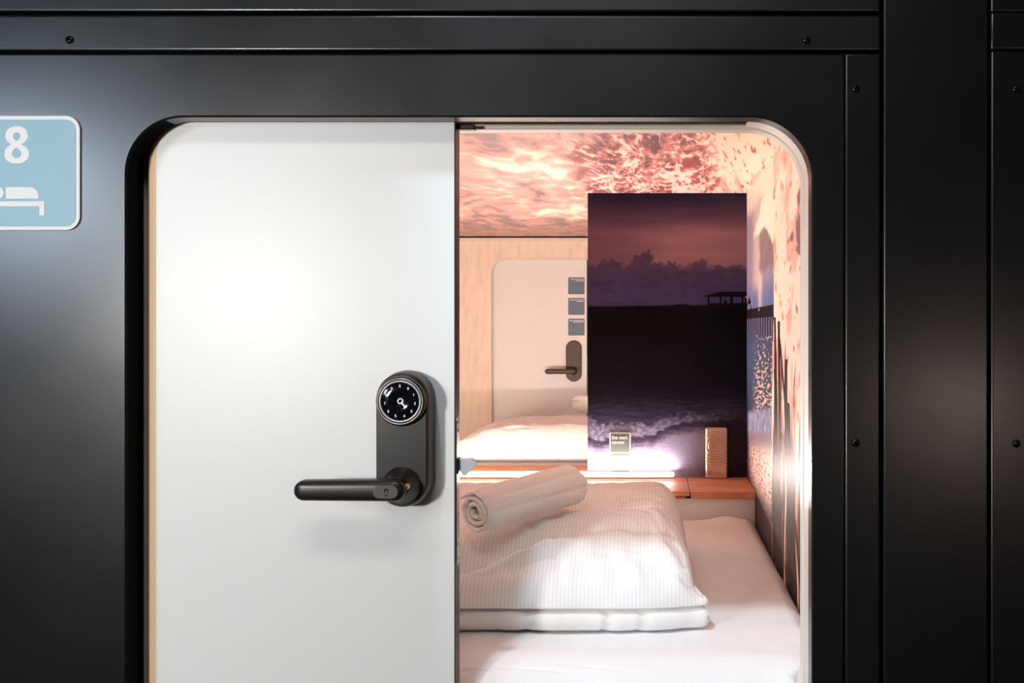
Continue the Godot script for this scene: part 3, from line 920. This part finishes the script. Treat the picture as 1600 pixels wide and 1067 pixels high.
# ------------------------------------------------------------------ signs and stickers
func signs():
	# blue number plate on the facade, cut off by the frame
	var x0 := px(-104); var x1 := px(126.5); var y0 := py(360); var y1 := py(181.5)
	var s := base("number_sign", Vector3(0, 0, 0.0003))
	put("board", slab_mesh(x0, y0, x1, y1, [0.017, 0.017, 0.017, 0.017], 0.0, 0.0020, 0.0005, 10), M.cover_white, s)
	var g := 0.0046
	put("field", slab_mesh(x0 + g, y0 + g, x1 - g, y1 - g, [0.0125, 0.0125, 0.0125, 0.0125], 0.0019, 0.0024, 0.0001, 10), M.blue, s)
	var dg := put("digit", text("8", py(201) - py(257.5), 0.0004), M.cover_white, s, Vector3(px(29.3), py(229), 0.0026))
	dg.scale = Vector3(1.03, 1, 1)
	var st := start()
	var z := [0.0023, 0.0028]
	loft(st, [flat_ring(rrect(px(12), py(311), px(63), py(293), [0.001, 0.0, 0.0, 0.011], 8), z[0]), flat_ring(rrect(px(12), py(311), px(63), py(293), [0.001, 0.0, 0.0, 0.011], 8), z[1])], true, true, false)
	var circ := PackedVector2Array()
	for k in 28: circ.append(Vector2(px(-1) + cos(TAU * k / 28) * 0.0074, py(302) + sin(TAU * k / 28) * 0.0074))
	loft(st, [flat_ring(circ, z[0]), flat_ring(circ, z[1])], true, true, false)
	for b in [[-50, 315, 72, 323], [64, 323, 72, 337], [-50, 292, -42, 315], [-50, 323, -42, 337]]:
		box(st, Vector3(px(b[0]), py(b[3]), z[0]), Vector3(px(b[2]), py(b[1]), z[1]), 0.0001)
	put("bed_symbol", done(st), M.cover_white, s)
	tag(s, "light blue sign with white number 8 and bed symbol", "sign")

	# sticker on the printed panel, above the strip lamp
	var k := DEEP - BACK
	k /= DEEP
	var q := func(x: float, y: float) -> Vector2: return Vector2((x - 1020.0) / PPM * k, EYE + (512.0 - y) / PPM * k)
	var a: Vector2 = q.call(952.2, 741.0); var b: Vector2 = q.call(985.6, 675.5)
	var w := base("sticker", Vector3(0, 0, BACK + 0.0002))
	put("sheet", slab_mesh(a.x, a.y, b.x, b.y, [0.004, 0.004, 0.004, 0.004], 0.0, 0.0006, 0.0001, 8), M.cover_white, w)
	var c0: Vector2 = q.call(954.0, 707.0); var c1: Vector2 = q.call(983.8, 677.6)
	put("field", slab_mesh(c0.x, c0.y, c1.x, c1.y, [0.0025, 0.001, 0.001, 0.0025], 0.0005, 0.0008, 0.0001, 6), M.sticker, w)
	var e0: Vector2 = q.call(954.0, 739.0); var e1: Vector2 = q.call(983.8, 709.4)
	put("field", slab_mesh(e0.x, e0.y, e1.x, e1.y, [0.001, 0.0025, 0.0025, 0.001], 0.0005, 0.0008, 0.0001, 6), M.sticker, w)
	var rows := [["Do not", 955.6, 683.6], ["cover", 955.6, 690.8]]
	for r in rows:
		var t := text(r[0], 0.0088, 0.0003)
		t.horizontal_alignment = HORIZONTAL_ALIGNMENT_LEFT
		var at: Vector2 = q.call(r[1], r[2])
		put("lettering", t, M.cover_white, w, Vector3(at.x, at.y, 0.0010))
	tag(w, "grey green sticker reading Do not cover above the strip lamp", "sticker")

	# three square notices on the inside of the door, seen in the mirror
	var names := ["topmost grey square notice stuck inside the door", "middle grey square notice stuck inside the door", "lowest grey square notice inside the door, just above its bronze plate"]
	var widths := [[0.046, 0.030], [0.048, 0.024], [0.053, 0.034]]
	for i in 3:
		var o := base("notice", Vector3(-0.2835, EYE + 0.1555 - i * 0.0765, -0.0566))
		o.rotation.y = PI
		put("sheet", slab_mesh(-0.0305, -0.0315, 0.0305, 0.0315, [0.004, 0.004, 0.004, 0.004], 0.0, 0.0005, 0.0001, 6), M.grey, o)
		var rng := RandomNumberGenerator.new()
		rng.seed = 7 + i
		var lt := start()
		for r in 2:
			var x := -0.0265
			while x < -0.0265 + widths[i][r]:
				var ww := rng.randf_range(0.003, 0.007)
				box(lt, Vector3(x, 0.0225 - r * 0.0056, 0.0004), Vector3(x + ww, 0.0258 - r * 0.0056, 0.0008), 0.0001)
				x += ww + 0.0016
		put("lettering", done(lt), M.cover_white, o)
		tag(o, names[i], "sticker", "square notices inside the door")

# ------------------------------------------------------------------ shelf and strip lamp
func shelf_and_lamp():
	var zf := -0.977
	var y := EYE + SHELF
	var seam := 0.0850
	var s := base("shelf")
	put("worktop", box_mesh(Vector3(seam + 0.0012, y - 0.0165, BACK + 0.0015), Vector3(SIDE - 0.0005, y, zf), 0.0008), M.wood, s)
	var lid := put("lid", box_mesh(Vector3(LEFT + 0.002, y - 0.0105, BACK + 0.0015), Vector3(seam - 0.0008, y, zf), 0.0008), M.wood, s)
	put("rail", box_mesh(Vector3(LEFT + 0.002, y - 0.0165, zf - 0.03), Vector3(seam - 0.010, y - 0.0115, zf - 0.0015), 0.0006), M.wood_edge, s)
	put("front_panel", box_mesh(Vector3(LEFT + 0.002, EYE - 0.60, zf - 0.022), Vector3(SIDE - 0.0008, y - 0.017, zf - 0.008), 0.0006), M.white, s)
	put("finger_pull", lathe([Vector2(0.024, 0.0), Vector2(0.024, 0.0012), Vector2(0.022, 0.0018), Vector2(0.018, 0.0016), Vector2(0.016, 0.0006), Vector2(0.0, 0.0006)], 40), M.steel, lid, Vector3(-0.305, y - 0.0002, -1.075)).rotation.x = -PI / 2
	tag(s, "orange brown wooden shelf with lift-up lid and white front", "shelf")
	var l := base("strip_lamp", Vector3(0, y, BACK + 0.0015))
	put("profile", box_mesh(Vector3(-0.952, 0.0003, 0.0), Vector3(0.0535, 0.0035, 0.0165), 0.0006), M.steel, l)
	var glow := mat(rgb8(250, 240, 228), 0.5)
	glow.emission_enabled = true
	glow.emission = Color(1.0, 0.88, 0.76)
	glow.emission_energy_multiplier = 6.0
	put("diffuser", box_mesh(Vector3(-0.95, 0.0036, 0.0008), Vector3(0.052, 0.0128, 0.0155), 0.002), glow, l)
	tag(l, "glowing white strip lamp along the back of the shelf", "lamp")

# ------------------------------------------------------------------ bedding
# a soft layer: top and bottom sheets over an outline given in polar form about c
func layer(c: Vector2, outline: Callable, top: Callable, bottom: Callable, nr := 90, na := 260) -> ArrayMesh:
	var st := start()
	st.set_smooth_group(0)
	for side in 2:
		var rows := []
		for i in nr + 1:
			var t := 1.0 - pow(1.0 - float(i) / nr, 2.0)
			var row := PackedVector3Array()
			for k in na:
				var a := TAU * k / na
				var o: Vector2 = outline.call(a)
				var p := c + o * t
				var d := (1.0 - t) * o.length()
				var y: float = top.call(p, d) if side == 0 else bottom.call(p, d)
				row.append(Vector3(p.x, y, p.y))
			rows.append(row)
		for i in nr:
			for k in na:
				var m := (k + 1) % na
				var v := [rows[i][k], rows[i][m], rows[i + 1][m], rows[i + 1][k]]
				var order := [0, 1, 2, 0, 2, 3] if side == 0 else [0, 2, 1, 0, 3, 2]
				if i == 0: order = [0, 2, 3] if side == 0 else [0, 3, 2]
				for q in order:
					st.set_uv(Vector2(v[q].x, v[q].z))
					st.add_vertex(v[q])
	return done(st)

func bulge(d: float, r: float) -> float:
	var t := clampf(d / r, 0.0, 1.0)
	return sqrt(1.0 - (1.0 - t) * (1.0 - t))

func flank(d: float, r: float) -> float:
	return pow(sin(PI / 2 * clampf(d / r, 0.0, 1.0)), 0.60)

func crease(p: Vector2, a: Vector2, b: Vector2, wide: float) -> float:
	var ab := b - a
	var t := clampf((p - a).dot(ab) / ab.length_squared(), 0.0, 1.0)
	var q := a + ab * t
	var d := p.distance_to(q)
	var side := signf(ab.cross(p - a))
	var f := exp(-d * d / (wide * wide)) * sin(PI * clampf(t * 0.9 + 0.05, 0.0, 1.0))
	return f * (1.0 if side > 0 else 0.75)

func bed():
	# mattress under a fitted sheet
	var st := start()
	st.set_smooth_group(0)
	var n := noise(71, 1.0, 3)
	var nx := 120; var nz := 220
	var x0 := LEFT + 0.002; var x1 := SIDE - 0.0010; var za := -0.0580; var zb := -0.984
	var top := func(x: float, z: float) -> float:
		var y := BED + 0.0025 * n.get_noise_2d(x * 5.0, z * 5.0)
		y += 0.010 * exp(-pow((x - 0.165) / 0.035, 2)) * smoothstep(-0.90, -0.975, z)
		y += 0.0012 * exp(-pow((z + 0.06 + 0.10 * (x + 0.1)) / 0.03, 2))
		var dx := minf(x1 - x, 0.03)
		y -= 0.020 * pow(1.0 - dx / 0.03, 2.4) 
		var dz := minf(za - z, 0.07)
		y -= 0.032 * pow(1.0 - clampf(dz / 0.07, 0, 1), 2.0)
		var dbk := minf(z - zb, 0.025)
		y -= 0.018 * pow(1.0 - clampf(dbk / 0.025, 0, 1), 2.4)
		return y
	var rows := []
	for j in nz + 1:
		var row := PackedVector3Array()
		var z := lerpf(za, zb, float(j) / nz)
		var inset := smoothstep(-0.096, -0.0845, z)
		for i in nx + 1:
			var u := 1.0 - pow(1.0 - float(i) / nx, 1.6)
			var x := lerpf(x0, x1, u)
			row.append(Vector3(lerpf(lerpf(x0, -0.588, inset), lerpf(x1, 0.1894, inset), u), EYE + top.call(x, z), z))
		rows.append(row)
	for j in nz:
		for i in nx:
			quad(st, rows[j][i], rows[j][i + 1], rows[j + 1][i + 1], rows[j + 1][i])
	st.set_smooth_group(-1)
	var low := EYE - 0.497
	for i in nx:
		for r in [[rows[0][i], rows[0][i + 1]], [rows[nz][i + 1], rows[nz][i]]]:
			quad(st, Vector3(r[0].x, low, r[0].z), Vector3(r[1].x, low, r[1].z), r[1], r[0])
	for j in nz:
		for r in [[rows[j][nx], rows[j + 1][nx]], [rows[j + 1][0], rows[j][0]]]:
			quad(st, Vector3(r[0].x, low, r[0].z), Vector3(r[1].x, low, r[1].z), r[1], r[0])
	tag(put("mattress", done(st), M.sheet), "mattress in a smooth white fitted sheet filling the pod", "mattress")

	# the folded duvet: two layers that meet in a pinched corner
	var w := noise(81, 1.0, 4)
	var w2 := noise(82, 1.0, 3)
	var rd := noise(83, 1.0, 3); rd.fractal_type = FastNoiseLite.FRACTAL_RIDGED
	var c := Vector2(-0.275, -0.458)
	var outline := func(a: float) -> Vector2:
		var u := cos(a); var v := sin(a)
		var e := 8.0
		var r := pow(pow(absf(u / 0.335), e) + pow(absf(v / 0.268), e), -1.0 / e)
		var da := wrapf(a - 0.61, -PI, PI)
		r *= 1.0 + 0.10 * exp(-absf(da) / 0.085)
		r *= 1.0 + 0.012 * w2.get_noise_2d(u * 3.0, v * 3.0)
		return Vector2(u, v) * r
	var zfront := c.y + 0.268; var zback := c.y - 0.268; var xr := c.x + 0.335; var xl := c.x - 0.335
	var mid := EYE - 0.3945
	var up_top := func(p: Vector2, d: float) -> float:
		var fa := flank(zfront - p.y, 0.20); var fb := bulge(p.y - zback, 0.085); var fc := bulge(xr - p.x, 0.065); var fd := bulge(p.x - xl, 0.24)
		var f := 1.0 - pow(pow(1.0 - fa, 2.6) + pow(1.0 - fb, 2.6) + pow(1.0 - fc, 2.6) + pow(1.0 - fd, 2.6), 1.0 / 2.6)
		f = maxf(f, 0.0)
		var h := 0.089 * f * pow(bulge(d, 0.016), 0.6) + 0.010 * bulge(d, 0.012)
		var y := mid + h
		var k := smoothstep(0.0, 0.06, d)
		y += k * (0.006 * w.get_noise_2d(p.x * 6.0, p.y * 6.0) + 0.0010 * w.get_noise_2d(p.x * 30.0, p.y * 14.0))
		y -= k * 0.0075 * maxf(0.0, rd.get_noise_2d(p.x * 4.0 + 2.0 * p.y, p.y * 9.0) - 0.25)
		y -= 0.008 * exp(-pow(p.distance_to(Geometry2D.get_closest_point_to_segment(p, Vector2(-0.26, -0.235), Vector2(-0.133, -0.425))) / 0.035, 2))
		y -= k * 0.0045 * maxf(0.0, rd.get_noise_2d(p.x * 13.0 + 3.0, p.y * 5.0 + p.x * 4.0) - 0.30) * smoothstep(-0.40, -0.25, p.y)
		# slanting dents near the door and puckers toward the pinched corner
		y -= k * 0.030 * crease(p, Vector2(-0.13, -0.30), Vector2(-0.33, -0.215), 0.020)
		y += k * 0.022 * crease(p, Vector2(-0.10, -0.27), Vector2(-0.29, -0.20), 0.020)
		y -= k * 0.020 * crease(p, Vector2(-0.15, -0.235), Vector2(-0.26, -0.205), 0.012)
		y -= k * 0.004 * crease(p, Vector2(0.0, -0.42), Vector2(-0.16, -0.44), 0.008)
		y -= k * 0.004 * crease(p, Vector2(0.01, -0.39), Vector2(-0.12, -0.40), 0.006)
		y -= k * 0.006 * crease(p, Vector2(-0.05, -0.58), Vector2(-0.13, -0.45), 0.012)
		y -= smoothstep(0.0, 0.01, d) * 0.007 * crease(p, Vector2(0.075, -0.225), Vector2(0.02, -0.275), 0.009)
		y -= smoothstep(0.0, 0.01, d) * 0.005 * crease(p, Vector2(0.060, -0.205), Vector2(-0.01, -0.235), 0.007)
		var near := exp(-(pow(p.x - 0.03, 2) + pow(p.y + 0.22, 2)) / 0.010)
		y += 0.0085 * smoothstep(0.13, 0.0, d) * smoothstep(0.0, 0.012, d) * w2.get_noise_2d(p.x * 30.0 - p.y * 8.0, p.y * 8.0) * (0.5 + near)
		return y
	var up_bottom := func(p: Vector2, d: float) -> float:
		return mid - 0.0035 * bulge(d, 0.008)
	var low_top := func(p: Vector2, d: float) -> float:
		return EYE - 0.4140 + 0.0155 * bulge(d, 0.020) + 0.001 * w.get_noise_2d(p.x * 30.0, p.y * 30.0) * bulge(d, 0.02)
	var low_bottom := func(p: Vector2, d: float) -> float:
		return EYE - 0.4140 - 0.0175 * bulge(d, 0.020)
	var out2 := func(a: float) -> Vector2:
		var o: Vector2 = outline.call(a)
		var s := 1.0 + 0.010 * w2.get_noise_2d(o.x * 16.0 + 9.0, o.y * 16.0)
		# slanting folds along the front
		s -= 0.016 * exp(-pow((o.x - 0.10) / 0.006, 2)) + 0.020 * exp(-pow((o.x - 0.215) / 0.006, 2)) + 0.015 * exp(-pow((o.x - 0.265) / 0.005, 2)) if o.y > 0.2 else 0.0
		return o * s
	var d := base("duvet")
	put("upper_fold", layer(c, outline, up_top, up_bottom, 110, 420), M.stripes, d)
	put("lower_fold", layer(c, out2, low_top, low_bottom, 70, 420), M.sheet, d)
	M.stripes.uv1_scale = Vector3(178.0, 178.0, 1.0)
	tag(d, "white striped duvet folded in two thick layers on the mattress", "duvet")

# ------------------------------------------------------------------ towel and air monitor
func small_things():
	# towel: one long sheet rolled into a spiral
	var n := noise(91, 1.0, 3)
	var turns := 3.35
	var pitch := 0.0084
	var r0 := 0.0030
	var seg := 150
	var length := 0.232
	var stations := []
	for v in [0.0, 0.0006, 0.0018, 0.0038, 0.0065]: stations.append(v)
	for i in range(1, 48): stations.append(0.0065 + (length - 0.013) * i / 48.0)
	for v in [0.0065, 0.0038, 0.0018, 0.0006, 0.0]: stations.append(length - v)
	var rings := []
	for s in stations:
		var endd := minf(s, length - s)
		var full := sqrt(clampf(1.0 - pow(1.0 - minf(endd / 0.0065, 1.0), 2.0), 0.03, 1.0))
		var outer := PackedVector3Array()
		var inner := PackedVector3Array()
		for k in seg + 1:
			var t := float(k) / seg
			var th := TAU * turns * sqrt(lerpf(0.012, 1.0, t)) + 0.9
			var f := sqrt(lerpf(0.012, 1.0, t))
			var r := r0 + pitch * turns * f
			r += 0.0010 * n.get_noise_2d(th * 1.2, 5.0 + s * 9.0) * 2.0 * f
			var tail := smoothstep(1.0, 0.94, t)
			var half := 0.5 * pitch * 0.93 * full * maxf(tail, 0.1)
			var e := 0.0007 * n.get_noise_3d(th * 9.0 * f, s * 260.0, 2.0)
			# shallow lengthwise folds on the outer turn
			if t > 0.66:
				for q in [0.5, 1.25, 1.9, 2.9]:
					var da := wrapf(th - q - 1.2 * sin(s * 6.0 + q) * 0.12, -PI, PI)
					e -= 0.0024 * exp(-da * da / 0.016)
			var shear := 0.10 * sin(s * 9.0)
			var dir := Vector2(cos(th), sin(th))
			var po := dir * (r + half + e)
			var pi2 := dir * (r - half)
			var cone := 1.0 + 0.03 * sin(s * 14.0 + 1.0)
			outer.append(Vector3(po.x * 1.06 * cone, po.y * 0.96 * cone, s - length / 2 + (0.004 * n.get_noise_2d(th * 0.6, 40.0) - (1.0 - f) * 0.003) * smoothstep(0.03, 0.0, endd) * (-1.0 if s < length / 2 else 1.0)))
			inner.append(Vector3(pi2.x * 1.06 * cone, pi2.y * 0.96 * cone, s - length / 2))
		var loop := PackedVector3Array(outer)
		inner.reverse()
		loop.append_array(inner)
		rings.append(loop)
	var st := start()
	st.set_smooth_group(0)
	var cnt: int = rings[0].size()
	for i in rings.size() - 1:
		for k in cnt:
			var m := (k + 1) % cnt
			quad(st, rings[i][k], rings[i][m], rings[i + 1][m], rings[i + 1][k])
	for side in 2:
		var ring: PackedVector3Array = rings[0] if side == 0 else rings[-1]
		for k in seg:
			var a := ring[k]; var b := ring[k + 1]; var c := ring[cnt - 2 - k]; var d := ring[cnt - 1 - k]
			if side == 0: quad(st, d, c, b, a)
			else: quad(st, a, b, c, d)
	var near_end := Vector3(-0.2600, EYE - 0.2700, -0.235)
	var far_end := Vector3(-0.1330, EYE - 0.2620, -0.425)
	var tw := put("towel", done(st), M.towel)
	var axis := (near_end - far_end).normalized()
	tw.basis = Basis.looking_at(-axis, Vector3.UP)
	tw.basis = tw.basis * Basis(Vector3.BACK, -0.5)
	tw.position = (near_end + far_end) / 2
	tag(tw, "rolled white terry towel lying on the folded duvet", "towel")

	# air monitor leaning on the printed panel
	var wdt := 0.0530; var hgt := 0.1250; var thk := 0.019
	var m := base("air_monitor", Vector3(0.1573, EYE + SHELF + 0.0002, BACK + 0.003 + thk / 2))
	m.rotation.y = -0.10
	var b := start()
	loft(b, [flat_ring(rrect(-wdt / 2 + 0.002, 0.002, wdt / 2 - 0.002, hgt - 0.002, [0.003, 0.003, 0.003, 0.003], 6), -thk / 2),
		flat_ring(rrect(-wdt / 2, 0, wdt / 2, hgt, [0.005, 0.005, 0.005, 0.005], 6), -thk / 2 + 0.002),
		flat_ring(rrect(-wdt / 2, 0, wdt / 2, hgt, [0.005, 0.005, 0.005, 0.005], 6), thk / 2 - 0.003),
		flat_ring(rrect(-wdt / 2 + 0.001, 0.001, wdt / 2 - 0.001, hgt - 0.001, [0.004, 0.004, 0.004, 0.004], 6), thk / 2 - 0.001),
		flat_ring(rrect(-wdt / 2 + 0.0025, 0.0025, wdt / 2 - 0.0025, hgt - 0.0025, [0.003, 0.003, 0.003, 0.003], 6), thk / 2)], true, true)
	put("case", done(b), M.monitor, m)
	# front plate with a spiral ripple
	var rp := start()
	rp.set_smooth_group(0)
	var gx := 90; var gy := 210
	var pts := []
	var pw := wdt - 0.0055; var ph := hgt - 0.0055
	for j in gy + 1:
		var row := PackedVector3Array()
		for i in gx + 1:
			var x := pw * (float(i) / gx - 0.5)
			var y := ph * float(j) / gy
			var v := Vector2(x - 0.0004, y - 0.0765)
			var r := v.length()
			var env2 := smoothstep(0.0, 0.004, r) * smoothstep(0.062, 0.035, r) * smoothstep(0.019, 0.028, y)
			var hgt2 := 0.0024 * sin(r / 0.0068 * TAU + v.angle()) * env2
			var rim := minf(minf(i, gx - i) * pw / gx, minf(j, gy - j) * ph / gy)
			row.append(Vector3(x, y + 0.00275, thk / 2 + (0.0004 + hgt2 + 0.0011) * smoothstep(0.0, 0.0012, rim) - 0.0004))
		pts.append(row)
	for j in gy:
		for i in gx:
			quad(rp, pts[j][i], pts[j][i + 1], pts[j + 1][i + 1], pts[j + 1][i])
	var plate := put("rippled_front", done(rp), M.monitor, m)
	var em := start()
	ring_of(em, Vector3(-0.0148, 0.0130, 0), 0.0050, 0.0058, 0.0003, 32, 0.0, TAU)
	ring_of(em, Vector3(-0.0148, 0.0122, 0), 0.0, 0.0014, 0.0003, 12, 0.0, TAU)
	tri(em, Vector3(-0.0162, 0.0126, 0.0003), Vector3(-0.0134, 0.0126, 0.0003), Vector3(-0.0148, 0.0160, 0.0003))
	put("emblem", done(em), M.monitor_ink, plate, Vector3(0, 0, thk / 2 + 0.0012))
	put("lettering", text("A R V E", 0.0032, 0.0003), M.monitor_ink, plate, Vector3(0.0042, 0.0142, thk / 2 + 0.0014))
	var ln := start()
	var rng := RandomNumberGenerator.new()
	rng.seed = 3
	var xx := -0.0058
	while xx < 0.019:
		var ww := rng.randf_range(0.0015, 0.0035)
		box(ln, Vector3(xx, 0.0092, 0), Vector3(xx + ww, 0.0100, 0.0003), 0.00005)
		xx += ww + 0.0008
	put("lettering", done(ln), M.monitor_ink, plate, Vector3(0, 0, thk / 2 + 0.0012))
	put("sensor_hole", lathe([Vector2(0.0016, -0.001), Vector2(0.0016, 0.0002), Vector2(0.0, 0.0002)], 16), M.gap, plate, Vector3(-0.0165, 0.1075, thk / 2 + 0.0012))
	tag(m, "small copper coloured air monitor with spiral ripples on the shelf", "air monitor")
